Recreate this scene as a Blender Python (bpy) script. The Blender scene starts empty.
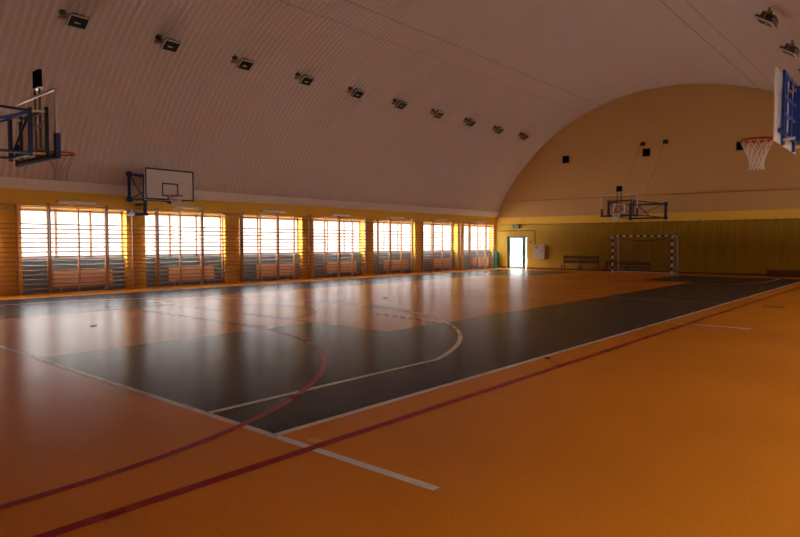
import bpy, bmesh, math, random
from mathutils import Vector, Matrix
random.seed(7)
S = bpy.context.scene
COL = S.collection
PI = math.pi

# ---------------------------------------------------------------- materials
def new_mat(name):
    m = bpy.data.materials.new(name); m.use_nodes = True
    nt = m.node_tree; b = nt.nodes['Principled BSDF']
    return m, nt, b

def mat(name, c, rough=.5, metal=0., spec=.5, var=.12, scale=6., bump=0., bscale=40., alpha=1., trans=0.):
    m, nt, b = new_mat(name)
    N, L = nt.nodes, nt.links
    tc = N.new('ShaderNodeTexCoord')
    nz = N.new('ShaderNodeTexNoise'); nz.inputs['Scale'].default_value = scale; nz.inputs['Detail'].default_value = 4
    L.new(tc.outputs['Object'], nz.inputs['Vector'])
    mx = N.new('ShaderNodeMix'); mx.data_type = 'RGBA'
    mx.inputs['A'].default_value = tuple(v*(1-var) for v in c)+(1,)
    mx.inputs['B'].default_value = tuple(min(1, v*(1+var)) for v in c)+(1,)
    L.new(nz.outputs['Fac'], mx.inputs['Factor']); L.new(mx.outputs['Result'], b.inputs['Base Color'])
    b.inputs['Roughness'].default_value = rough; b.inputs['Metallic'].default_value = metal
    b.inputs['Specular IOR Level'].default_value = spec
    if bump:
        n2 = N.new('ShaderNodeTexNoise'); n2.inputs['Scale'].default_value = bscale; n2.inputs['Detail'].default_value = 3
        L.new(tc.outputs['Object'], n2.inputs['Vector'])
        bp = N.new('ShaderNodeBump'); bp.inputs['Strength'].default_value = bump; bp.inputs['Distance'].default_value = .01
        L.new(n2.outputs['Fac'], bp.inputs['Height']); L.new(bp.outputs['Normal'], b.inputs['Normal'])
    if alpha < 1:
        b.inputs['Alpha'].default_value = alpha
    return m

def floor_mat(name, c, c2, rough, spec, speck=.35):
    """sports linoleum: fine marbled speckle, satin lacquer with a faintly uneven surface"""
    m, nt, b = new_mat(name); N, L = nt.nodes, nt.links
    tc = N.new('ShaderNodeTexCoord')
    n1 = N.new('ShaderNodeTexNoise'); n1.inputs['Scale'].default_value = 45; n1.inputs['Detail'].default_value = 5; n1.inputs['Roughness'].default_value = .75
    n2 = N.new('ShaderNodeTexNoise'); n2.inputs['Scale'].default_value = .35; n2.inputs['Detail'].default_value = 2
    for n in (n1, n2): L.new(tc.outputs['Object'], n.inputs['Vector'])
    r1 = N.new('ShaderNodeMapRange'); r1.inputs['From Min'].default_value = .35; r1.inputs['From Max'].default_value = .68
    L.new(n1.outputs['Fac'], r1.inputs['Value'])
    mx = N.new('ShaderNodeMix'); mx.data_type = 'RGBA'
    mx.inputs['A'].default_value = c+(1,); mx.inputs['B'].default_value = c2+(1,)
    L.new(r1.outputs['Result'], mx.inputs['Factor'])
    r2 = N.new('ShaderNodeMapRange'); r2.inputs['From Min'].default_value = .3; r2.inputs['From Max'].default_value = .7
    r2.inputs['To Min'].default_value = .88; r2.inputs['To Max'].default_value = 1.08
    L.new(n2.outputs['Fac'], r2.inputs['Value'])
    # sheet seams every 2 m across the hall
    sx = N.new('ShaderNodeSeparateXYZ'); L.new(tc.outputs['Object'], sx.inputs['Vector'])
    md = N.new('ShaderNodeMath'); md.operation = 'PINGPONG'; md.inputs[1].default_value = 1.0
    L.new(sx.outputs['Y'], md.inputs[0])
    sm = N.new('ShaderNodeMapRange'); sm.inputs['From Min'].default_value = 0; sm.inputs['From Max'].default_value = .008
    sm.inputs['To Min'].default_value = .82; sm.inputs['To Max'].default_value = 1
    L.new(md.outputs[0], sm.inputs['Value'])
    mu = N.new('ShaderNodeMath'); mu.operation = 'MULTIPLY'
    L.new(r2.outputs['Result'], mu.inputs[0]); L.new(sm.outputs['Result'], mu.inputs[1])
    sc = N.new('ShaderNodeVectorMath'); sc.operation = 'SCALE'
    L.new(mx.outputs['Result'], sc.inputs[0]); L.new(mu.outputs[0], sc.inputs['Scale'])
    L.new(sc.outputs['Vector'], b.inputs['Base Color'])
    b.inputs['Specular IOR Level'].default_value = spec
    # roughness wear
    n3 = N.new('ShaderNodeTexNoise'); n3.inputs['Scale'].default_value = 1.3; n3.inputs['Detail'].default_value = 5
    L.new(tc.outputs['Object'], n3.inputs['Vector'])
    rr = N.new('ShaderNodeMapRange'); rr.inputs['From Min'].default_value = .3; rr.inputs['From Max'].default_value = .7
    rr.inputs['To Min'].default_value = rough*.96; rr.inputs['To Max'].default_value = rough*1.04
    L.new(n3.outputs['Fac'], rr.inputs['Value']); L.new(rr.outputs['Result'], b.inputs['Roughness'])
    # gentle unevenness of the sheets
    n4 = N.new('ShaderNodeTexNoise'); n4.inputs['Scale'].default_value = 1.1; n4.inputs['Detail'].default_value = 2
    L.new(tc.outputs['Object'], n4.inputs['Vector'])
    bp = N.new('ShaderNodeBump'); bp.inputs['Strength'].default_value = 1; bp.inputs['Distance'].default_value = .0025
    L.new(n4.outputs['Fac'], bp.inputs['Height']); L.new(bp.outputs['Normal'], b.inputs['Normal'])
    return m

def glass_mat(name, tint=(1, 1, 1), refl=.08):
    """thin pane: clear, with a weak mirror reflection"""
    m, nt, b = new_mat(name); N, L = nt.nodes, nt.links
    out = N['Material Output']; N.remove(b)
    t = N.new('ShaderNodeBsdfTransparent'); t.inputs['Color'].default_value = tint+(1,)
    g = N.new('ShaderNodeBsdfGlossy'); g.inputs['Roughness'].default_value = .02
    lw = N.new('ShaderNodeLayerWeight'); lw.inputs['Blend'].default_value = .25
    mr = N.new('ShaderNodeMapRange'); mr.inputs['To Min'].default_value = refl*.5; mr.inputs['To Max'].default_value = .16
    L.new(lw.outputs['Fresnel'], mr.inputs['Value'])
    mx = N.new('ShaderNodeMixShader'); L.new(mr.outputs['Result'], mx.inputs['Fac'])
    L.new(t.outputs[0], mx.inputs[1]); L.new(g.outputs[0], mx.inputs[2]); L.new(mx.outputs[0], out.inputs['Surface'])
    return m

def mesh_mat(name, c, cover):
    """fine knotted netting seen from far: part thread, part open"""
    m, nt, b = new_mat(name); N, L = nt.nodes, nt.links
    out = N['Material Output']; N.remove(b)
    t = N.new('ShaderNodeBsdfTransparent')
    d = N.new('ShaderNodeBsdfDiffuse'); d.inputs['Color'].default_value = c+(1,)
    tc = N.new('ShaderNodeTexCoord'); nz = N.new('ShaderNodeTexNoise'); nz.inputs['Scale'].default_value = 3.
    mp = N.new('ShaderNodeMapping'); mp.inputs['Scale'].default_value = (2.2, 2.2, .12)
    L.new(tc.outputs['Object'], mp.inputs['Vector']); L.new(mp.outputs['Vector'], nz.inputs['Vector'])
    mr = N.new('ShaderNodeMapRange'); mr.inputs['From Min'].default_value = .3; mr.inputs['From Max'].default_value = .7
    mr.inputs['To Min'].default_value = cover*.82; mr.inputs['To Max'].default_value = cover*1.18
    L.new(nz.outputs['Fac'], mr.inputs['Value'])
    mx = N.new('ShaderNodeMixShader')
    sp = N.new('ShaderNodeSeparateXYZ'); L.new(tc.outputs['Object'], sp.inputs[0])
    st = N.new('ShaderNodeMapRange'); st.inputs['From Min'].default_value = -18.8; st.inputs['From Max'].default_value = -14.5   # cover thins evenly towards the door end
    st.inputs['To Min'].default_value = .18; L.new(sp.outputs['X'], st.inputs['Value'])
    ml = N.new('ShaderNodeMath'); ml.operation = 'MULTIPLY'; L.new(mr.outputs['Result'], ml.inputs[0]); L.new(st.outputs['Result'], ml.inputs[1])
    L.new(ml.outputs[0], mx.inputs['Fac'])
    L.new(t.outputs[0], mx.inputs[1]); L.new(d.outputs[0], mx.inputs[2]); L.new(mx.outputs[0], out.inputs['Surface'])
    return m

M = dict(
    orange=floor_mat('orange_linoleum', (.56, .178, .008), (.68, .23, .014), .25, .048),
    dark=floor_mat('charcoal_linoleum', (.020, .018, .028), (.041, .036, .054), .25, .045),
    line_white=floor_mat('white_line_paint', (.62, .56, .50), (.72, .66, .58), .28, .14),
    line_red=floor_mat('red_line_paint', (.27, .010, .005), (.34, .016, .008), .28, .05),
    line_worn=floor_mat('worn_red_line_paint', (.10, .016, .016), (.16, .022, .02), .26, .12),
    line_brown=floor_mat('brown_line_paint', (.26, .07, .012), (.32, .09, .016), .26, .12),
    line_yellow=floor_mat('yellow_line_paint', (.55, .33, .01), (.62, .38, .02), .28, .4),
    sheet=mat('painted_steel_sheet', (.62, .50, .43), .40, 0, .45, .06, 1.2),
    seam=mat('dark_sheet_seam', (.22, .15, .12), .6),
    wall_yellow=mat('yellow_wall_paint', (.86, .52, .06), .6, 0, .3, .05, 2.5),
    wall_lime=mat('lime_wall_paint', (.62, .42, .045), .6, 0, .3, .05, 2.5),
    wall_ochre=mat('ochre_wall_paint', (.58, .335, .115), .65, 0, .3, .05, 1.5),
    beam=mat('pale_grey_plaster', (.84, .75, .67), .6, 0, .3, .06, 2),
    blue_panel=mat('blue_dado_paint', (.14, .36, .62), .45, 0, .4, .15, 3),
    wood=mat('varnished_beech', (.52, .30, .17), .4, 0, .5, .2, 9),
    wood_dark=mat('dark_varnished_wood', (.13, .048, .013), .5, 0, .2, .25, 9),
    wood_seat=mat('pale_varnished_wood', (.48, .26, .12), .35, 0, .5, .2, 9),
    frame_white=mat('window_frame_white', (.72, .58, .48), .4, 0, .5, .04),
    glass=glass_mat('window_glass'),
    acrylic=glass_mat('acrylic_board', (.93, .92, .90), .05),
    radiator=mat('radiator_enamel', (.86, .68, .55), .4, 0, .5, .04),
    black=mat('black_enamel', (.012, .012, .014), .45, 0, .5, .1),
    iron=mat('dark_steel', (.05, .045, .045), .4, .4),
    matt_black=mat('matt_black_paint', (.006, .006, .006), .9, 0, .05, .1),
    blue=mat('blue_enamel', (.012, .050, .26), .35, 0, .5, .12),
    deep_blue=mat('deep_blue_enamel', (.006, .017, .075), .4, 0, .4, .12),
    navy=mat('navy_foam', (.012, .026, .13), .6, 0, .4, .12),
    chrome=mat('zinc_steel', (.62, .60, .58), .3, .8),
    red=mat('red_rim_enamel', (.42, .022, .012), .35, 0, .5, .1),
    cord=mat('white_cord', (.78, .72, .62), .8, 0, .2, .06),
    net_dim=mat('grey_cord', (.34, .28, .22), .8, 0, .2, .06),
    board=mat('white_board_laminate', (.74, .66, .60), .45, 0, .4, .03),
    white=mat('white_enamel', (.78, .74, .68), .4, 0, .5, .04),
    stripe_black=mat('black_stripe_paint', (.02, .02, .03), .4),
    green=mat('green_door_enamel', (.02, .13, .10), .4, 0, .5, .08),
    grey=mat('light_grey_enamel', (.50, .47, .40), .45, 0, .5, .05),
    sign_green=mat('green_sign_face', (.008, .065, .03), .4),
    sign_white=mat('sign_white_print', (.55, .62, .55), .5),
    label_red=mat('red_label_print', (.5, .04, .03), .5),
    teal=mat('teal_vinyl', (.01, .30, .32), .45, 0, .4, .1),
    diffuser=mat('lamp_diffuser', (.82, .78, .70), .4),
    copper=mat('copper_bracket', (.30, .13, .06), .4, .3),
    lamp_glass=mat('dark_lamp_glass', (.03, .028, .028), .08, 0, .8),
    glint=mat('glint_metal', (.75, .72, .68), .15, .9),
    yellow=mat('yellow_sticker', (.75, .52, .02), .5),
    netting=mesh_mat('olive_netting', (.25, .145, .010), .46),
    ground=mat('pale_ground', (.75, .75, .75), .9),
)

# ---------------------------------------------------------------- mesh helpers
class MB:
    """collects shapes, then links them as one mesh object"""
    def __init__(self): self.bm = bmesh.new()
    def box(self, a, b, mi=0, bevel=0.):
        v = [self.bm.verts.new((x, y, z)) for x in (a[0], b[0]) for y in (a[1], b[1]) for z in (a[2], b[2])]
        fs = []
        for q in ((0, 1, 3, 2), (4, 6, 7, 5), (0, 4, 5, 1), (2, 3, 7, 6), (0, 2, 6, 4), (1, 5, 7, 3)):
            f = self.bm.faces.new([v[i] for i in q]); f.material_index = mi; fs.append(f)
        if bevel:
            es = {e for f in fs for e in f.edges}
            r = bmesh.ops.bevel(self.bm, geom=list(es), offset=bevel, segments=2, profile=.6, affect='EDGES')
            for f in r['faces']: f.material_index = mi
        return self
    def bar(self, p, q, w, d=None, mi=0):
        """rectangular bar from p to q"""
        p, q = Vector(p), Vector(q); d = d or w
        t = (q-p).normalized(); up = Vector((0, 0, 1)) if abs(t.z) < .95 else Vector((0, 1, 0))
        s = t.cross(up).normalized(); u = s.cross(t)
        v = [self.bm.verts.new(e+s*a*w/2+u*b*d/2) for e in (p, q) for a, b in ((-1, -1), (1, -1), (1, 1), (-1, 1))]
        for c in ((3, 2, 1, 0), (4, 5, 6, 7), (0, 1, 5, 4), (1, 2, 6, 5), (2, 3, 7, 6), (3, 0, 4, 7)):
            self.bm.faces.new([v[i] for i in c]).material_index = mi
        return self
    def tube(self, pts, r, n=8, mi=0, closed=False):
        pts = [Vector(p) for p in pts]; k = len(pts); rings = []
        s0 = None
        for i, p in enumerate(pts):
            a = pts[i-1] if (i or closed) else p; b = pts[(i+1) % k] if (i < k-1 or closed) else p
            t = (b-a).normalized()
            if s0 is None:
                up = Vector((0, 0, 1)) if abs(t.z) < .9 else Vector((1, 0, 0)); s = t.cross(up).normalized()
            else: s = (s0-t*s0.dot(t)).normalized()
            s0 = s; u = t.cross(s)
            rings.append([self.bm.verts.new(p+(s*math.cos(2*PI*j/n)+u*math.sin(2*PI*j/n))*r) for j in range(n)])
        for i in range(k if closed else k-1):
            A, B = rings[i], rings[(i+1) % k]
            for j in range(n):
                f = self.bm.faces.new((A[j], A[(j+1) % n], B[(j+1) % n], B[j])); f.smooth = True; f.material_index = mi
        if not closed:
            self.bm.faces.new(rings[0][::-1]).material_index = mi; self.bm.faces.new(rings[-1]).material_index = mi
        return self
    def poly(self, pts, mi=0):
        self.bm.faces.new([self.bm.verts.new(p) for p in pts]).material_index = mi; return self
    def cyl(self, p, q, r, n=14, mi=0): return self.tube([p, q], r, n, mi)
    def build(self, name, m, parent=None, loc=None, smooth=False):
        bmesh.ops.recalc_face_normals(self.bm, faces=self.bm.faces[:])
        me = bpy.data.meshes.new(name); self.bm.to_mesh(me); self.bm.free()
        for x in (m if isinstance(m, (list, tuple)) else [m]): me.materials.append(M[x])
        o = bpy.data.objects.new(name, me); COL.objects.link(o)
        if parent: o.parent = parent
        if loc: o.location = loc
        if smooth:
            for p in me.polygons: p.use_smooth = True
        return o

def tag(o, label, cat, group=None):
    o['label'] = label; o['category'] = cat
    if group: o['group'] = group
    return o
def thing(name, label, cat, loc=(0, 0, 0), rotz=0., group=None):
    o = bpy.data.objects.new(name, None); COL.objects.link(o); o.empty_display_size = .2
    o.location = loc; o.rotation_euler = (0, 0, rotz)
    return tag(o, label, cat, group)
def struct(o): o['kind'] = 'structure'; return o
def dup(root, loc, label, rotz=None):
    r = root.copy(); COL.objects.link(r); r.location = loc; r['label'] = label
    if rotz is not None: r.rotation_euler = (0, 0, rotz)
    for ch in list(root.children):
        c = ch.copy(); COL.objects.link(c); c.parent = r
        for g in list(ch.children):
            d = g.copy(); COL.objects.link(d); d.parent = c
    return r
ORD = ['first', 'second', 'third', 'fourth', 'fifth', 'sixth', 'seventh', 'eighth', 'ninth', 'tenth', 'eleventh',
       'twelfth', 'thirteenth', 'fourteenth', 'fifteenth', 'sixteenth', 'seventeenth', 'eighteenth']

# ---------------------------------------------------------------- measures of the hall
XL = -22.70            # inner face of the window-side pillars
YE = 36.34             # end wall
YN = -2.20             # near wall, behind the camera
XR = 2.50              # right wall
CX = -12.3             # axis of the court
WIN0, WSTEP, WWID = 7.25, 4.22, 3.5
WZ0, WZ1 = 1.15, 2.88
REC = .38              # depth of the window niches

# ---------------------------------------------------------------- floor with its court markings
b = MB()
b.poly([(XL-REC, YN, 0), (XR, YN, 0), (XR, YE+.3, 0), (XL-REC, YE+.3, 0)], 0)
def rect(x0, x1, y0, y1, mi, z): b.poly([(x0, y0, z), (x1, y0, z), (x1, y1, z), (x0, y1, z)], mi)
Z1, Z2, Z3 = .0012, .0024, .0034
Y0, Y1 = 3.34, 33.95
K0, K1 = 8.75, 28.5
def poly2(pts, mi, z): b.poly([(x, y, z) for x, y in pts], mi)
poly2([(-10.0, Y0), (-4.36, Y0), (-4.36, Y1), (-10.0, Y1), (-10.0, K1), (-7.85, K1), (-7.85, K0), (-10.0, K0)], 1, Z1)
poly2([(-15.65, Y0), (-20.9, Y0), (-20.9, Y1), (-15.65, Y1), (-15.65, K1), (-17.45, K1), (-17.45, K0), (-15.65, K0)], 1, Z1)
def arc(cx, cy, r, a0, a1, w, mi, z, n=60, on=None):
    for i in range(n):
        if on and (i % 2): continue
        p = a0+(a1-a0)*i/n; q = a0+(a1-a0)*(i+1)/n
        b.poly([(cx+(r+s)*math.cos(t), cy+(r+s)*math.sin(t), z) for s, t in ((-w/2, p), (w/2, p), (w/2, q), (-w/2, q))], mi)
# white basketball lines
rect(-20.9, -2.55, Y0-.04, Y0+.04, 2, Z2)
rect(-4.40, -4.32, Y0, Y1, 2, Z2)
rect(-20.92, -20.86, Y0, Y1, 2, Z2)
rect(-20.9, -4.36, 18.91, 18.94, 2, Z2)
rect(-4.32, -2.68, 13.66, 13.74, 2, Z2)
rect(-20.9, -4.36, Y1-.02, Y1+.02, 2, Z2)
R3 = 7.2; dx3 = 6.86; t3 = math.acos(dx3/R3); yc = 4.95
for s in (1, -1):
    rect(CX+s*dx3-.04, CX+s*dx3+.04, Y0, yc+R3*math.sin(t3), 2, Z2)
    rect(CX+s*dx3-.025, CX+s*dx3+.025, 37.3-yc-R3*math.sin(t3), Y1, 2, Z2)
arc(CX, yc, R3, t3, PI-t3, .08, 2, Z2, 80)
arc(CX, 37.3-yc, R3, PI+t3, 2*PI-t3, .05, 2, Z2, 80)
# red handball lines
rect(-3.90, -3.80, YN, 34.7, 3, Z3)
arc(-10.72, 1.3, 6.23, 0, PI/2, .085, 3, Z3, 48)
arc(-13.9, 1.3, 6.23, PI/2, PI, .085, 3, Z3, 48)
rect(-13.9, -10.72, 7.49, 7.57, 5, Z3)  # same red line, with the glare over it put into a brown tone
rect(-4.53, -4.45, YN, 1.3, 3, Z3)
arc(-10.72, 34.7, 6.23, 1.5*PI, 2*PI, .06, 5, Z3, 48)
arc(-13.9, 34.7, 6.23, PI, 1.5*PI, .06, 5, Z3, 48)
arc(-10.72, 1.3, 9.5, .815, 1.5, .08, 4, Z3, 45, on=True)
arc(-10.72, 1.3, 9.5, .762, .774, .08, 3, Z3, 1)
arc(-10.72, 1.3, 9.5, .786, .797, .08, 3, Z3, 1)
# faint brown lines across the orange lane
rect(-17.45, -10.0, K0-.03, K0+.03, 5, Z2)
rect(-15.68, -15.62, Y0, K0, 5, Z2)
arc(-12.8, K0, 1.9, 0, PI, .05, 5, Z2, 40)
# a short yellow mark by the red side line
rect(-4.05, -3.92, 3.44, 3.53, 6, Z3)
b_floor = b.build('floor', ['orange', 'dark', 'line_white', 'line_red', 'line_worn', 'line_brown', 'line_yellow'])
struct(b_floor)

# small round caps of the post sockets in the floor
def socket(x, y, label, r=.055):
    m = MB(); m.cyl((0, 0, 0.0), (0, 0, .005), r, 20)
    m.tube([(r*1.05*math.cos(i*PI/10), r*1.05*math.sin(i*PI/10), .004) for i in range(20)], .007, 6, closed=True)
    o = m.build('floor_socket', 'iron', loc=(x, y, 0)); tag(o, label, 'floor cap', 'post socket caps in the floor'); return o
socket(-12.96, 5.42, 'small dark round cap in the sunlit orange lane, left of the near free throw line')
socket(-12.76, 14.08, 'small dark round cap in the orange floor in front of the middle windows', .07)
o = MB()
for i in range(5): o.box((-.22+i*.1, -.16, 0.001), (-.18+i*.1, .16, .006))
o.box((-.25, -.19, 0.001), (.25, -.16, .006)); o.box((-.25, .16, 0.001), (.25, .19, .006))
tag(o.build('floor_grate', 'line_brown', loc=(-3.15, 18.84, 0)), 'small brown slotted grate in the orange floor beyond the red side line', 'floor grate')

# ---------------------------------------------------------------- walls
# window wall: pillars, lintel band, niches
b = MB()
wins = [WIN0+WSTEP*k for k in range(-1, 7)]
ed = YN
for y in wins:
    b.box((XL-REC, ed, 0), (XL, y, WZ1+.02)); ed = y+WWID
b.box((XL-REC, ed, 0), (XL, YE+.3, WZ1+.02))
b.box((XL-REC, YN, WZ1), (XL, YE+.3, 3.46))
struct(b.build('wall_left', 'wall_yellow'))
# blue dado panels under the sills
for k, y in enumerate(wins):
    m = MB(); m.box((XL-REC-.08, y-.01, 0), (XL-.23, y+WWID+.01, WZ0-.04), 0)
    m.box((XL-REC-.08, y-.01, WZ0-.04), (XL-.19, y+WWID+.01, WZ0), 0)
    for j in range(1, 4): m.box((XL-.232, y, j*.28-.012), (XL-.22, y+WWID, j*.28+.012), 0)
    struct(m.build('trim_%d' % (k+1), 'blue_panel'))
# beam along the springing of the vault
b = MB()
b.box((XL-REC, YN, 3.46), (XL+.12, YE, 3.60)); b.box((XL-REC, YN, 3.60), (XL+.25, YE, 3.80))
struct(b.build('trim_9', 'beam'))
b = MB(); b.box((XR-.16, YN, 2.72), (XR+.3, YE, 3.12)); struct(b.build('trim_10', 'beam'))
# end wall with the door opening
DX0, DX1, DZ = -21.83, -20.30, 2.14
b = MB()
b.box((XL-.2, YE, 0), (DX0, YE+.4, DZ), 2); b.box((DX1, YE, 0), (XR+.3, YE+.4, DZ), 2)
b.box((XL-.2, YE, DZ), (XR+.3, YE+.4, 2.90), 2); b.box((XL-.2, YE, 2.90), (XR+.3, YE+.4, 3.40), 0); b.box((XL-1, YE, 3.40), (XR+1, YE+.4, 11.2), 1)
struct(b.build('wall_far', ['wall_yellow', 'wall_ochre', 'wall_lime']))
b = MB(); b.box((XL-1, YN-.3, 0), (XR+1, YN, 11.2)); struct(b.build('wall_near', 'wall_ochre'))
# right wall; its unseen windows are added to light the near floor
RW = [1.5+5.0*k for k in range(7)]
b = MB(); ed = YN
for y in RW:
    b.box((XR, ed, 0), (XR+.3, y, 2.6)); b.box((XR, y, 0), (XR+.3, y+3.6, 1.05)); ed = y+3.6
b.box((XR, ed, 0), (XR+.3, YE+.3, 2.6)); b.box((XR, YN, 2.4), (XR+.3, YE+.3, 3.2))
struct(b.build('wall_right', 'wall_yellow'))
# baseboards
b = MB(); b.box((DX1, YE-.025, 0), (XR, YE, .09)); b.box((XL, YE-.025, 0), (DX0, YE, .09)); struct(b.build('baseboard_far', 'wood_dark'))

# ---------------------------------------------------------------- vault of ribbed steel arches
def vault_pt(t):
    """t 0..1 from the left springing over the crown to the right springing"""
    aL0 = math.atan2(3.70+1.2, -math.sqrt(11.75**2-4.9**2))
    if t < .5:
        a = aL0+(PI/2-aL0)*t*2
        c = (-11.9, -1.2); r = 11.75
    else:
        a1 = math.acos(8.4/13.7)                 # the right haunch runs straight down to the wall
        c = (-11.9, -3.15); r = 13.7
        a = PI/2+(a1-PI/2)*min(1, (t-.5)/.34)
        if t > .84:
            n = Vector((math.cos(a1), 0, math.sin(a1))); d = (t-.84)/.16*7.75
            return Vector((c[0]+r*n.x+d*n.z, 0, c[1]+r*n.z-d*n.x)), n
    n = Vector((math.cos(a), 0, math.sin(a)))
    return Vector((c[0]+r*n.x, 0, c[1]+r*n.z)), n
pitch = .215; prof = [(i/8, .026*(1-math.cos(2*PI*i/8))) for i in range(8)]
ys = []
y = YN
while y < YE:
    for f, d in prof: ys.append((min(y+f*pitch, YE), d))
    y += pitch
ys.append((YE, 0))
NT = 72; bm = bmesh.new(); prev = None
cols = [vault_pt(i/NT) for i in range(NT+1)]
for yy, d in ys:
    row = [bm.verts.new((p.x-n.x*d, yy, p.z-n.z*d)) for p, n in cols]
    if prev:
        for i in range(NT): bm.faces.new((prev[i], prev[i+1], row[i+1], row[i])).smooth = True
    prev = row
me = bpy.data.meshes.new('ceiling'); bm.to_mesh(me); bm.free(); me.materials.append(M['sheet'])
o = bpy.data.objects.new('ceiling', me); COL.objects.link(o); struct(o)
def ceil_at(x):
    c, r = ((-1.2, 11.75) if x < -11.9 else (-3.15, 13.7))
    n = Vector((x+11.9, 0, math.sqrt(r*r-(x+11.9)**2)))/r
    return Vector((x, 0, c+r*n.z)), n
# lengthwise cable lines under the sheets
for k, x in enumerate((-15.4, -16.4, -6.9, -5.9)):
    p, n = ceil_at(x); q = p-n*.05
    b = MB(); b.tube([(q.x, YN, q.z), (q.x, YE, q.z)], (.011, .007, .008, .006)[k], 6); struct(b.build('trim_%d' % (11+k), 'seam'))
# cable stretched in front of the end wall
tag(MB().tube([(-22.3, YE-.03, 4.47), (-12, YE-.03, 4.44), (-2, YE-.03, 4.36)], .010, 6).build('steel_cable', 'iron'),
    'thin dark steel cable running level across the upper end wall', 'cable')

# ---------------------------------------------------------------- windows
def window(k, x, y, w, z0, z1, s=1, nm='window'):
    root = MB()
    f = .07; d = .06
    root.box((x-d/2, y, z0), (x+d/2, y+w, z0+f)); root.box((x-d/2, y, z1-f-.05), (x+d/2, y+w, z1))
    root.box((x-d/2, y, z0), (x+d/2, y+f, z1)); root.box((x-d/2, y+w-f, z0), (x+d/2, y+w, z1))
    for i in (1, 2):
        c = y+w*i/3; root.box((x-d/2, c-.045, z0), (x+d/2, c+.045, z1))
    o = struct(root.build('window_%d' % k, 'frame_white'))
    for i in range(3):
        p = MB(); a = y+w*i/3+.04; e = y+w*(i+1)/3-.04
        p.poly([(x, a, z0+.05), (x, e, z0+.05), (x, e, z1-.08), (x, a, z1-.08)])
        p.build('pane', 'glass', o)
    h = MB(); h.box((x+s*.03, y+w/3+.03, (z0+z1)/2-.06), (x+s*.06, y+w/3+.055, (z0+z1)/2+.06)); h.build('handle', 'white', o)
    return o
for k, y in enumerate(wins): window(k+1, XL-REC+.04, y, WWID, WZ0, WZ1)
for k, y in enumerate(RW): window(k+9, XR+.2, y, 3.6, 1.05, 2.4, -1)  # added right-hand windows, out of view, letting daylight onto the floor

# ---------------------------------------------------------------- door in the end wall
d = MB(); yy = YE+.16
d.box((DX0, yy-.05, 0), (DX0+.10, yy+.05, DZ)); d.box((DX1-.06, yy-.05, 0), (DX1, yy+.05, DZ))
d.box((DX0, yy-.05, DZ-.07), (DX1, yy+.05, DZ)); d.box((-20.62, yy-.05, 0), (-20.50, yy+.05, DZ)); d.box((DX0, yy-.05, 0), (DX1, yy+.05, .035))
door = struct(d.build('door_1', 'green'))
lf = MB(); a, e = DX0+.11, -20.63
lf.box((a, yy-.035, .04), (a+.07, yy+.02, DZ-.08)); lf.box((e-.07, yy-.035, .04), (e, yy+.02, DZ-.08))
lf.box((a, yy-.035, .04), (e, yy+.02, .12)); lf.box((a, yy-.035, DZ-.15), (e, yy+.02, DZ-.08))
lf = lf.build('door_leaf', 'green', door)
MB().poly([(a+.07, yy, .12), (e-.07, yy, .12), (e-.07, yy, DZ-.15), (a+.07, yy, DZ-.15)]).build('pane', 'glass', lf)
h = MB(); h.tube([(e-.035, yy-.035, 1.02), (e-.035, yy-.09, 1.02), (e-.16, yy-.09, 1.02)], .011, 8); h.build('handle', 'chrome', lf)
h = MB(); h.box((a+.05, yy-.09, DZ-.15), (a+.30, yy-.04, DZ-.10)); h.bar((a+.28, yy-.06, DZ-.12), (a+.42, yy-.10, DZ-.06), .02); h.build('door_closer', 'grey', lf)
MB().poly([(-20.50, yy, .03), (DX1-.06, yy, .03), (DX1-.06, yy, DZ-.07), (-20.50, yy, DZ-.07)]).build('side_pane', 'glass', door)

# ---------------------------------------------------------------- wall bars along the windows
XB = -22.59
def wall_bar_unit(L=1.895, mids=(.5,)):
    t = thing('wall_bars', '', 'wall bars', (XB, 0, 0), 0, 'wall bars along the window wall')
    H = 3.05
    for y, hh in [(.022, H)]+[(L*q, H-.06) for q in mids]+[(L-.022, H)]:
        m = MB(); m.box((-.06, y-.021, 0), (.06, y+.021, hh), 0, .006); u = m.build('upright', 'wood', t)
        f = MB(); f.box((-.15, y-.015, hh-.11), (.0, y+.015, hh-.06)); f.build('wall_bracket', 'iron', u)
    zs = [.16+.1545*i for i in range(15)]+[2.79, 2.95]
    for i, z in enumerate(zs):
        x = .085 if i == len(zs)-1 else .02
        m = MB(); m.tube([(x, .02, z), (x, L-.02, z)], .022, 8); m.build('rung', 'wood', t)
    for y in [.05]+[L*q-.05 for q in mids]+[L-.05]: MB().bar((.03, y, 2.95), (.09, y, 2.95), .03).build('rung_holder', 'wood', t)
    return t
u0 = wall_bar_unit()
n_units = 16
first_y = 6.13
for k in range(n_units-1):
    y = first_y+1.919*k
    lab = ('tall beech wall bars at the left edge of the photo, first along the window wall' if k == 0 else
           'tall beech wall bars, %s unit from the left along the window wall' % ORD[k])
    if k == 0: u0.location = (XB, y, 0); u0['label'] = lab
    else: dup(u0, (XB, y, 0), lab)

ul = wall_bar_unit(.955, ())
ul.location = (XB, first_y+1.919*15, 0); ul['label'] = 'narrow single-bay beech wall bars nearest the end wall, last along the window wall'

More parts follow.
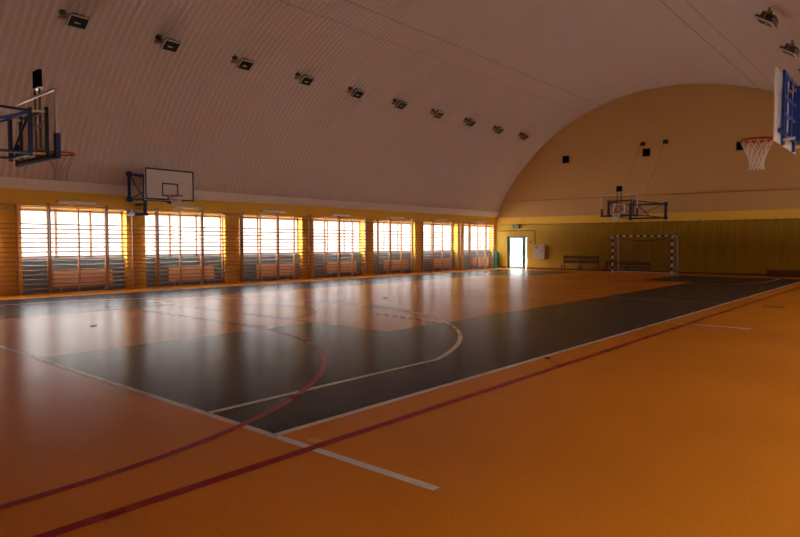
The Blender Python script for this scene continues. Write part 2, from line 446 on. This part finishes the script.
# ---------------------------------------------------------------- radiators in the niches
def radiator():
    t = thing('radiator', '', 'radiator', (0, 0, 0), 0, 'panel radiators under the windows')
    L = 2.0; m = MB()
    m.box((-.05, 0, .20), (-.035, L, .72)); m.box((.035, 0, .20), (.05, L, .72), 0, .005)
    for i in range(24): m.box((.05, .03+i*.081, .24), (.056, .08+i*.081, .68))
    m.build('panel', 'radiator', t)
    g = MB(); g.box((-.05, 0, .72), (.05, L, .735)); g.box((-.05, -.004, .20), (.05, 0, .735)); g.box((-.05, L, .20), (.05, L+.004, .735)); g.build('grille', 'radiator', t)
    for y in (.25, L-.25):
        s = MB(); s.bar((0, y, 0), (0, y, .2), .03); s.bar((-.05, y, .012), (.05, y, .012), .06, .02); s.build('foot', 'radiator', t)
    v = MB(); v.tube([(0, L, .3), (0, L+.08, .3), (0, L+.08, 0)], .01, 8); v.cyl((0, L+.08, .28), (0, L+.08, .36), .025, 10); v.build('valve', 'chrome', t)
    return t
r0 = radiator()
for k, y in enumerate(wins[1:]):
    loc = (XL-.12, y+.98, 0)
    lab = 'pale panel radiator under the %s full window from the left of the photo' % ORD[k]
    if k == 0: r0.location = loc; r0['label'] = lab
    else: dup(r0, loc, lab)

# ---------------------------------------------------------------- fluorescent lamps above the windows
def strip_lamp():
    t = thing('wall_lamp', '', 'lamp', (0, 0, 0), 0, 'tube lamps over the windows')
    m = MB(); m.box((0, -.66, -.05), (.04, .66, .05), 0, .006); m.build('housing', 'grey', t)
    m = MB(); m.tube([(.07, -.62, 0), (.07, .62, 0)], .045, 12); m.build('diffuser', 'diffuser', t)
    for s in (-1, 1):
        m = MB(); m.box((0, s*.64-.03, -.055), (.115, s*.64+.03, .055), 0, .008); m.build('end_cap', 'grey', t)
    return t
l0 = strip_lamp()
for k, y in enumerate(wins[1:]):
    loc = (XL, y+1.78, 3.12)
    lab = 'white tube lamp on the yellow wall above the %s full window from the left' % ORD[k]
    if k == 0: l0.location = loc; l0['label'] = lab
    else: dup(l0, loc, lab)

# ---------------------------------------------------------------- floodlights under the vault
def floodlight():
    t = thing('floodlight', '', 'floodlight', (0, 0, 0), 0, 'floodlights under the vault')
    # local +x points out into the hall
    h = MB()
    vs = [(-.13, -.10, .20), (.13, .10, .20)]
    h.box((-.19, -.24, -.01), (.19, .24, .05), 0); h.box((-.13, -.17, .05), (.13, .17, .15), 0, .02)
    for i in range(5): h.box((-.14, -.14+i*.065, .15), (.14, -.125+i*.065, .18))
    hd = h.build('housing', 'iron', t)
    f = MB()
    for a, e in (((-.20, -.25, -.03), (-.165, .25, 0)), ((.165, -.25, -.03), (.20, .25, 0)), ((-.20, -.25, -.03), (.20, -.215, 0)), ((-.20, .215, -.03), (.20, .25, 0))): f.box(a, e)
    f.build('rim', 'grey', hd)
    MB().box((-.17, -.22, -.018), (.17, .22, -.012)).build('glass', 'lamp_glass', hd)
    MB().tube([(-.02, -.10, -.022), (-.02, .06, -.022)], .026, 8).build('glint_tube', 'glint', hd)  # bright tube before the glass, stands for its glint
    hd.rotation_euler = (0, R_TILT, 0); hd.scale = (1.12, 1.12, 1.)
    br = MB(); br.bar((0, -.27, .0), (-.08, -.29, .16), .03, .012); br.bar((0, .27, .0), (-.08, .29, .16), .03, .012); br.bar((-.08, -.30, .16), (-.08, .30, .16), .012, .04)
    br.bar((-.08, 0, .16), (-.08, 0, .32), .05, .05); br.box((-.20, -.46, .02), (-.02, -.29, .10))
    br.build('bracket', 'copper', t)
    g = MB(); g.box((-.12, -.47, .12), (.02, -.33, .23), 0, .01); g.bar((-.05, -.41, .24), (-.05, -.41, .36), .03); g.build('ballast_box', 'black', t)
    return t
R_TILT = math.radians(-34)
f0 = floodlight()
first = True
for k in range(10):
    y = 7.57+2.845*k; x = -18.82
    p, n = ceil_at(x); loc = (x+.10, y, p.z-.27)
    lab = 'square black floodlight under the left side of the vault, %s from the left' % ORD[k]
    if k == 9: lab = 'square black floodlight under the vault, the farthest of the left row by the end wall'
    if first: f0.location = loc; f0['label'] = lab; first = False
    else: dup(f0, loc, lab)
for k, (x, y) in enumerate(((-3.05, 16.9), (-3.05, 20.0), (-3.05, 23.0))):
    p, n = ceil_at(x)
    dup(f0, (x-.10, y, p.z-.38), 'square floodlight under the right side of the vault, %s from the top edge' % ORD[k], PI)

# ---------------------------------------------------------------- basketball hoops
def hoop(label, loc, rotz, arm, zc, kind, half=.55, clock=False, lower_post=False, netmat='cord', wz=None, tw=1.15, H=1.10, dark=False):
    """local y = out of the wall, local z = up; the board faces +y at y = arm. zc = bottom edge of the board"""
    t = thing('basketball_hoop', label, 'basketball hoop', loc, rotz)
    W = 1.88
    zt = zc+H
    B = MB()
    if kind == 'glass':
        B.box((-W/2+.02, arm-.012, zc+.02), (W/2-.02, arm+.004, zt-.02)); bd = B.build('backboard', 'acrylic', t)
        e = MB()
        for p, q in (((-W/2, zc), (W/2, zc+.035)), ((-W/2, zt-.035), (W/2, zt)), ((-W/2, zc), (-W/2+.035, zt)), ((W/2-.035, zc), (W/2, zt))):
            e.box((p[0], arm-.025, p[1]), (q[0], arm+.012, q[1]))
        e.build('board_frame', 'chrome' if clock else 'white', bd)
        lm = 'white'
        pd = MB(); pd.box((-W/2-.03, arm-.05, zc-.04), (W/2+.03, arm+.035, zc+.05), 0, .012)
        for s in (-1, 1): pd.box((s*(W/2+.0)-.045, arm-.05, zc-.04), (s*(W/2)+.045, arm+.035, zc+.38), 0, .012)
        pd.build('edge_padding', 'navy', bd)
    else:
        B.box((-W/2, arm-.02, zc), (W/2, arm+.004, zt), 0, .004); bd = B.build('backboard', 'board', t)
        lm = 'stripe_black'
        e = MB(); g = .012
        for p, q in (((-W/2+g, zc+g), (W/2-g, zc+.072)), ((-W/2+g, zt-.072), (W/2-g, zt-g)), ((-W/2+g, zc+g), (-W/2+.072, zt-g)), ((W/2-.072, zc+g), (W/2-g, zt-g))):
            e.box((p[0], arm+.004, p[1]), (q[0], arm+.0065, q[1]))
        e.build('border_line', lm, bd)
    s = MB(); w2, z0, z1 = .31, zc+.16, zc+.63
    for p, q in (((-w2, z0), (w2, z0+.05)), ((-w2, z1-.05), (w2, z1)), ((-w2, z0), (-w2+.05, z1)), ((w2-.05, z0), (w2, z1))):
        s.box((p[0], arm+.004, p[1]), (q[0], arm+.008, q[1]))
    s.build('target_square', lm, bd)
    if kind != 'glass':
        MB().box((-W/2+.10, arm+.004, zc+.09), (-W/2+.18, arm+.008, zc+.15)).build('sticker', 'yellow', bd)
    # rim
    zr = zc+.17; rr = .235; yc = arm+.16+rr
    r = MB(); r.tube([(rr*math.cos(i*PI/14), yc+rr*math.sin(i*PI/14), zr) for i in range(28)], .018, 8, closed=True)
    r.box((-.11, arm+.004, zr-.12), (.11, arm+.03, zr+.03), 0, .004)
    r.box((-.09, arm+.01, zr-.03), (.09, arm+.17, zr+.012), 0, .004)
    for q in (-1, 1): r.bar((q*.08, arm+.02, zr-.10), (q*.13, arm+.20, zr-.005), .012)
    for i in range(12):
        a = i*PI/6+.26; r.bar((rr*math.cos(a), yc+rr*math.sin(a), zr-.005), (rr*math.cos(a), yc+rr*math.sin(a), zr-.035), .008)
    rim = r.build('rim', 'red', t)
    # net of crossed cords
    nm = MB(); n = 12; lv = [(0, 1.0), (.10, .82), (.20, .62), (.30, .49), (.40, .44), (.46, .50)]
    for i in range(n):
        for sg in (-1, 1):
            pts = []
            for j, (dz, k) in enumerate(lv):
                a = (i+.5*sg*j)*2*PI/n+.26
                pts.append((rr*k*math.cos(a), yc+rr*k*math.sin(a), zr-.03-dz))
            nm.tube(pts, .0065 if netmat == 'cord' else .0035, 5)
    nm.build('net', netmat, rim)
    # support: board posts, clamps, trusses, wall frame
    z_lo, z_hi = zc+.06, zc+.78
    tk = .12 if clock else .08; wm = 'navy' if clock else 'blue'
    px_ = .62 if clock else .48; am = 'deep_blue' if clock or dark else 'blue'; wm = am
    for sx in (-1, 1):
        m = MB(); m.bar((sx*px_, arm-.055, zc-.02), (sx*px_, arm-.055, zc+.86), .05, .05); m.build('board_post', 'black' if clock else 'blue', t)
    cz_ = zc+(.01 if clock else .17)
    m = MB(); m.bar((-.8, arm-.055, cz_), (.8, arm-.055, cz_), .05, .06); m.bar((-.5, arm-.055, zc+.80), (.5, arm-.055, zc+.80), .04, .05); m.build('cross_rail', 'black' if clock else 'blue', t)
    if kind != 'glass':
        m = MB()
        for z in (.42, .68, 1.02): m.bar((-.8, arm-.10, zc+z), (.8, arm-.10, zc+z), .035, .04)
        for x in (-.78, -.62, -.2, .2, .62, .78): m.bar((x, arm-.10, zc+.15), (x, arm-.10, zt-.04), .04, .04)
        m.build('board_lattice', 'blue', t)
    yb = arm-min(.27, arm*.3)
    for sx in (-1, 1):
        for z in (z_lo, z_hi):
            m = MB(); m.bar((sx*px_, arm-.05, z), (sx*half, yb, z), .035, .035); m.build('link_arm', 'chrome', t)
        m = MB(); m.bar((sx*half, yb, z_lo-.06), (sx*half, yb, z_hi+.05), .06, .06); m.build('hinge_post', am, t)
    m = MB(); m.bar((-half, yb, z_lo), (half, yb, z_lo), .05, .05); m.bar((-half, yb, z_hi), (half, yb, z_hi), .05, .05); m.bar((-half, yb, z_lo), (half, yb, z_hi), .03, .03)
    m.build('hinge_frame', am, t)
    wl, wh = (z_lo-.05, z_hi+.02) if wz is None else wz
    for sx in (-1, 1):
        x2 = sx*half*tw
        m = MB(); m.bar((sx*half, yb, z_hi), (x2, .06, wh), .042, .042); m.build('upper_arm', am, t)
        m = MB(); m.bar((sx*half, yb, z_lo), (x2, .06, wl), .042, .042); m.build('lower_arm', am, t)
        if arm > 2: m = MB(); m.bar((sx*half, yb, z_hi-.02), (sx*half+(x2-sx*half)*1.9/(yb-.06), yb-1.9, z_lo+(wl-z_lo)*1.9/(yb-.06)), .045, .045); m.build('diagonal_brace', 'blue', t)
        m = MB(); m.bar((x2, .06, wl-.10), (x2, .06, wh+.10), tk, tk); m.build('wall_post', wm, t)
        for z in (wl, wh):
            m = MB(); m.box((x2-.09, 0.0, z-.08), (x2+.09, .12, z+.08), 0, .01); m.build('wall_clamp', 'navy', t)
    m = MB(); x2 = half*tw
    for z in (wl, wh): m.bar((-x2, .06, z), (x2, .06, z), tk*.8, tk*.8)
    m.bar((-x2*.95, .05, wh), (x2*.95, .05, wl), .03, .03)
    m.build('wall_frame', wm, t)
    if lower_post:
        m = MB(); m.bar((.20, .06, wh), (.20, .06, wl-.55), .10, .10); m.box((.10, -.50, wl-.58), (.62, .12, wl-.48), 0, .01)
        m.box((.10, -.50, wl-.20), (.30, .06, wl-.12), 0, .01); m.build('lower_post', wm, t)
        m = MB(); m.bar((half*1.15, .06, wh), (.20, .06, wl), .03, .03); m.build('frame_brace', wm, t)
    if clock:
        for sx in (-1, 1):
            m = MB(); m.bar((sx*.11, arm+.022, zc+.05), (sx*.11, arm+.022, zt+.26), .03, .03); m.build('clock_post', 'black', t)
        m = MB(); m.box((-.15, arm+.0, zt+.15), (.15, arm+.06, zt+.46), 0, .01); c = m.build('shot_clock', 'matt_black', t)
        MB().box((-.15, arm+.0, zt+.125), (.15, arm+.06, zt+.148)).build('clock_ledge', 'chrome', c)
    return t
hoop('clear basketball board with shot clock seen edge-on at the left edge of the photo',
     (-12.25, YN, 0), 0, 4.2-YN, 3.18, 'glass', clock=True, half=.5, netmat='net_dim', H=1.15)
hoop('basketball hoop with clear board and shot clock, on long arms before the end wall',
     (-12.48, YE, 0), PI, YE-32.0, 3.11, 'glass', clock=True, half=.64, tw=1.55)
hoop('white black-bordered basketball board facing the hall, on the window wall above the bars',
     (XL+.58, 11.35, 0), -PI/2, 1.52, 3.19, 'white', half=.68, lower_post=True, wz=(3.28, 4.18), H=1.13, dark=True)
hoop('white basketball board seen from its blue framed back, at the right edge of the photo',
     (XR, 11.66, 0), PI/2, XR+1.86, 3.235, 'white', half=.6, wz=(1.95, 2.5))

# pulleys and stay cables of the end hoop
for x, lab in ((-12.83, 'small black cable pulley block high on the end wall, just above the vent'),
               (-11.56, 'small black cable pulley block high on the end wall, right of the vent')):
    t = thing('cable_pulley', lab, 'pulley', (x, YE, 7.39), 0, 'pulley blocks on the end wall')
    m = MB(); m.box((-.11, -.16, -.10), (.11, 0, .10), 0, .01); m.build('block', 'black', t)
    m = MB(); m.cyl((-.05, -.20, 0), (.05, -.20, 0), .09, 14); m.build('wheel', 'iron', t)
for sx, x, e in ((1, -12.83, 'left'), (-1, -11.56, 'right')):
    m = MB(); m.tube([(x, YE-.31, 7.37), (-12.48-sx*.68, 33.6, 3.97)], .006, 6)
    tag(m.build('stay_cable', 'iron'), 'thin %s steel stay from the end hoop up to the wall pulley' % e, 'cable', 'stay cables of the end hoop')

# ---------------------------------------------------------------- vents on the end wall
for x, z, lab in ((-17.6, 6.93, 'black square vent alone on the left of the ochre end wall'),
                  (-12.63, 6.9, 'black square vent high in the middle of the end wall under the pulley'),
                  (-7.76, 6.78, 'black square vent on the end wall behind the right-hand hoop net')):
    t = thing('wall_vent', lab, 'vent', (x, YE, z), 0, 'vents on the end wall')
    m = MB()
    for a, e in (((-.27, -.03, -.27), (-.22, 0, .27)), ((.22, -.03, -.27), (.27, 0, .27)), ((-.27, -.03, -.27), (.27, 0, -.22)), ((-.27, -.03, .22), (.27, 0, .27))): m.box(a, e)
    m.build('frame', 'wood_seat', t)
    MB().box((-.23, -.012, -.23), (.23, -.004, .23)).build('backing', 'matt_black', t)
    m = MB()
    for i in range(7): m.bar((-.22, -.018, -.19+i*.063), (.22, -.018, -.19+i*.063), .006, .02)
    m.build('louvre', 'matt_black', t)

# ---------------------------------------------------------------- exit sign, hydrant cabinet, switch, conduit
t = thing('exit_sign', 'small dark green exit sign on the yellow wall above the door', 'sign', (-21.03, YE, 2.77))
MB().box((-.24, -.17, -.11), (.24, -.05, .11), 0, .006).build('housing', 'sign_green', t)
m = MB()   # running figure, arrow and doorway
yp = -.172
def sq(x0, x1, z0, z1): m.box((x0, yp-.004, z0), (x1, yp, z1))
sq(-.05, .0, .045, .08); m.bar((-.03, yp, .04), (-.05, yp, -.015), .006, .035); m.bar((-.05, yp, -.01), (-.01, yp, -.07), .006, .022)
m.bar((-.05, yp, -.01), (-.10, yp, -.06), .006, .022); m.bar((-.03, yp, .03), (.02, yp, .0), .006, .018); m.bar((-.03, yp, .03), (-.09, yp, .01), .006, .018)
sq(-.20, -.12, -.012, .012); m.poly([(-.20, yp-.0035, .04), (-.225, yp-.0035, 0), (-.20, yp-.0035, -.04)])
sq(.07, .19, .06, .075); sq(.07, .085, -.075, .075); sq(.175, .19, -.075, .075)
m.build('pictogram', 'sign_white', t)

t = thing('hydrant_cabinet', 'light grey hydrant cabinet with a small red label on the end wall', 'cabinet', (-19.27, YE, .66))
MB().box((-.40, -.26, 0), (.40, -.02, .90), 0, .008).build('box', 'grey', t)
dr = MB().box((-.385, -.275, .015), (.385, -.26, .885), 0, .004).build('cabinet_door', 'grey', t)
m = MB(); m.box((-.25, -.279, .66), (-.10, -.2755, .84)); m.build('red_label', 'label_red', dr)
m = MB(); m.bar((-.215, -.2805, .72), (-.135, -.2805, .72), .003, .015); m.bar((-.175, -.2805, .70), (-.175, -.2805, .80), .015, .003); m.build('label_mark', 'sign_white', dr)
m = MB(); m.cyl((.16, -.275, .50), (.16, -.30, .50), .035, 14); m.build('lock', 'black', dr)
t = thing('push_button', 'small red alarm button on the yellow wall right of the door', 'button', (-19.95, YE, 1.76))
MB().box((-.05, -.16, -.06), (.05, -.10, .06), 0, .006).build('case', 'label_red', t)
MB().cyl((0, -.16, 0), (0, -.172, 0), .025, 12).build('knob', 'black', t)
m = MB(); m.tube([(-22.45, YE-.02, 2.50), (-19.72, YE-.02, 2.50), (-19.70, YE-.02, 2.48), (-19.70, YE-.02, 1.5)], .018, 8); struct(m.build('trim_15', 'wood_dark'))

# teal pad standing in the far left corner
t = thing('corner_pad', 'teal vinyl pad standing in the far left corner behind the wall bars', 'pad', (XL+.14, YE-.25, 0))
MB().box((-.12, -.20, .01), (.12, .20, 1.08), 0, .03).build('cushion', 'teal', t)
m = MB(); m.box((-.124, -.204, .52), (.124, .204, .55)); m.build('strap', 'navy', t)

# ---------------------------------------------------------------- protective net across the end wall
t = thing('safety_net', 'olive safety net hung from a scalloped rope across the end wall', 'net', (0, YE-.08, 0))
bm = bmesh.new(); x0, x1 = -18.75, XR-.3
step = .45; NX = int((x1-x0)/.08); prev = None
for i in range(NX+1):
    x = x0+(x1-x0)*i/NX
    sag = .035*math.sin(PI*((x-x0) % step)/step)
    dy = .018*math.sin(x*9.)+.014*math.sin(x*23.+1)
    row = [bm.verts.new((x, dy*(1-k/6*.3)-.0, (2.91-sag)*(1-k/6)+.02)) for k in range(7)]
    if prev:
        for k in range(6):
            f = bm.faces.new((prev[k], row[k], row[k+1], prev[k+1])); f.smooth = True
    prev = row
me = bpy.data.meshes.new('netting'); bm.to_mesh(me); bm.free(); me.materials.append(M['netting'])
o = bpy.data.objects.new('netting', me); COL.objects.link(o); o.parent = t
m = MB(); pts = []
x = -22.3
while x < x1-step:
    for j in range(5): pts.append((x+step*j/5, .0, 2.925-.035*math.sin(PI*j/5)))
    x += step
m.tube(pts, .012, 5); m.build('rope', 'wood_dark', t)

# ---------------------------------------------------------------- handball goal
GX, GY, GW, GH = -12.25, 34.7, 3.34, 2.12
t = thing('handball_goal', 'handball goal with black and white banded posts and a net', 'goal', (GX, GY, 0))
s = .085
def banded(name, p, q, n, first):
    m = MB(); p, q = Vector(p), Vector(q)
    for i in range(n): m.bar(p+(q-p)*i/n, p+(q-p)*(i+1)/n, s, s, (i+first) % 2)
    return m.build(name, ['stripe_black', 'white'], t)
hw = GW/2-s/2
banded('post', (-hw, 0, 0), (-hw, 0, GH), 11, 1); banded('post', (hw, 0, 0), (hw, 0, GH), 11, 1)
banded('crossbar', (-hw, 0, GH-s/2), (hw, 0, GH-s/2), 17, 0)
dp = 1.0; rx = hw+.02
for sx in (-1, 1):
    m = MB(); m.tube([(sx*hw, .03, GH-.05), (sx*rx, .18, GH-.03), (sx*rx, dp-.25, GH-.06)], .018, 8); m.build('net_hook', 'white', t)
    m = MB(); m.tube([(sx*rx, dp-.25, GH-.05), (sx*rx, dp-.2, GH-.12), (sx*rx, dp, .05)], .028, 8); m.build('rear_post', 'white', t)
    m = MB(); m.tube([(sx*hw, .03, .035), (sx*rx, dp, .035)], .028, 8); m.build('ground_bar', 'white', t)
m = MB(); m.tube([(-rx, dp, .035), (rx, dp, .035)], .028, 8); m.build('rear_bar', 'white', t)
m = MB(); m.tube([(-rx+2*rx*i/20, .25+.05*math.sin(i), GH-.10-.20*math.sin(PI*i/20)) for i in range(21)], .016, 6); m.build('net_rope', 'black', t)
m = MB(); N = 34
for i in range(N+1):
    u = -rx+2*rx*i/N; zt = GH-.10-.20*math.sin(PI*i/N)
    m.tube([(u, .28, zt), (u, .55, zt-.35), (u, dp-.12, .06)], .0035, 4)
for k in range(1, 20):
    f = k/20
    m.tube([(-rx+2*rx*i/12, .28+(dp-.4)*min(1, f*1.2)*1., (GH-.10-.20*math.sin(PI*i/12))*(1-f)+.06*f) for i in range(13)], .0035, 4)
for sx in (-1, 1):
    for k in range(1, 18):
        z = GH*k/18; m.tube([(sx*rx, .05, z), (sx*rx, dp-.25*(k/18), z)], .0035, 4)
    for k in range(1, 9): m.tube([(sx*rx, dp*k/9, .05), (sx*rx, (dp-.2)*k/9, GH-.06)], .0035, 4)
m.build('net', 'net_dim', t)

# ---------------------------------------------------------------- benches along the end wall
def back_bench(label, x0, x1, y, H, rows, seat_z, mat_s):
    t = thing('wooden_bench', label, 'bench', ((x0+x1)/2, y, 0)); L = (x1-x0)/2
    for i in range(3):
        yy = -.17+i*.12
        MB().box((-L, yy, seat_z-.03), (L, yy+.10, seat_z), 0, .006).build('seat_plank', mat_s, t)
    for z in rows: MB().box((-L, .215, z), (L, .24, z+.20), 0, .006).build('back_plank', 'wood_dark', t)
    for x in (-L+.06, 0, L-.06):
        MB().bar((x, .26, 0), (x, .26, H), .06, .05).build('back_post', 'wood_dark', t)
        m = MB(); m.bar((x, -.14, 0), (x, -.14, seat_z-.03), .06, .05); m.bar((x, -.16, seat_z-.055), (x, .26, seat_z-.055), .05, .05); m.build('leg', 'wood_dark', t)
    MB().bar((-L+.05, -.14, .10), (L-.05, -.14, .10), .04, .05).build('stretcher', 'wood_dark', t)
    return t
back_bench('tall dark wooden bench with slatted back, against the end wall left of the goal', -17.45, -15.15, 35.62, .93, (.45, .71), .36, 'wood_seat')
back_bench('low dark wooden bench with a back, seen through the goal net', -14.85, -12.25, 35.92, .62, (.40,), .30, 'wood_dark')
def low_bench(label, x0, x1, y):
    t = thing('gym_bench', label, 'bench', ((x0+x1)/2, y, 0)); L = (x1-x0)/2
    MB().box((-L, -.12, .31), (L, .12, .345), 0, .006).build('seat', 'wood_dark', t)
    for x in (-L+.3, L-.3):
        m = MB(); m.box((x-.03, -.11, .03), (x+.03, .11, .31)); m.box((x-.035, -.17, 0), (x+.035, .17, .03)); m.build('leg', 'wood_dark', t)
    for s_ in (-1, 1): MB().box((-L+.02, s_*.10-.012, .12), (L-.02, s_*.10+.012, .31)).build('side_rail', 'wood_dark', t)
    MB().box((-L+.1, -.02, .06), (L-.1, .02, .11)).build('stretcher', 'wood_dark', t)
low_bench('long low gym bench before the end wall at the right edge of the photo', -6.36, -3.2, 35.85)

# ---------------------------------------------------------------- outside
m = MB(); m.poly([(-62, -40, -.25), (40, -40, -.25), (40, 76, -.25), (-62, 76, -.25)]); struct(m.build('ground', 'ground'))

# ---------------------------------------------------------------- light: bright overcast sky through the windows
w = bpy.data.worlds.new('overcast_sky'); S.world = w; w.use_nodes = True
nt = w.node_tree; bg = nt.nodes['Background']
tc = nt.nodes.new('ShaderNodeTexCoord'); sx = nt.nodes.new('ShaderNodeSeparateXYZ'); nt.links.new(tc.outputs['Generated'], sx.inputs[0])
cr = nt.nodes.new('ShaderNodeMapRange')
cr.interpolation_type = 'SMOOTHSTEP'
cr.inputs['From Min'].default_value = .085; cr.inputs['From Max'].default_value = .30
cr.inputs['To Min'].default_value = 1.9; cr.inputs['To Max'].default_value = 12.5      # overcast: brighter towards the zenith
nt.links.new(sx.outputs['Z'], cr.inputs['Value']); nt.links.new(cr.outputs['Result'], bg.inputs['Strength'])
bg.inputs['Color'].default_value = (1, .97, .95, 1)
def portal(loc, rot, sx_, sy_):
    L = bpy.data.lights.new('window_portal', 'AREA'); L.shape = 'RECTANGLE'; L.size = sx_; L.size_y = sy_
    L.cycles.is_portal = True
    o = bpy.data.objects.new('window_portal', L); COL.objects.link(o); o.location = loc; o.rotation_euler = rot
for y in wins: portal((XL-REC-.02, y+WWID/2, (WZ0+WZ1)/2), (PI/2, 0, -PI/2), WWID, WZ1-WZ0)
for y in RW: portal((XR+.25, y+1.8, 1.725), (PI/2, 0, PI/2), 3.6, 1.35)
portal(((DX0+DX1)/2, YE+.42, DZ/2), (-PI/2, 0, 0), DX1-DX0, DZ)

# ---------------------------------------------------------------- camera and colour
cam = bpy.data.cameras.new('camera'); co = bpy.data.objects.new('camera', cam); COL.objects.link(co)
cam.sensor_width = 36; cam.lens = 617.1/800*36; cam.clip_start = .05; cam.clip_end = 400
co.location = (0, 0, 1.7); co.rotation_euler = (PI/2-.0415, 0, .7121)
S.camera = co
S.view_settings.view_transform = 'Standard'; S.view_settings.look = 'None'
S.view_settings.exposure = 0.12
S.cycles.use_denoising = True
S.cycles.max_bounces = 10; S.cycles.diffuse_bounces = 6; S.cycles.glossy_bounces = 4; S.cycles.transparent_max_bounces = 16
S.cycles.sample_clamp_indirect = 4
S.cycles.caustics_reflective = False; S.cycles.caustics_refractive = False; S.cycles.blur_glossy = 1.0
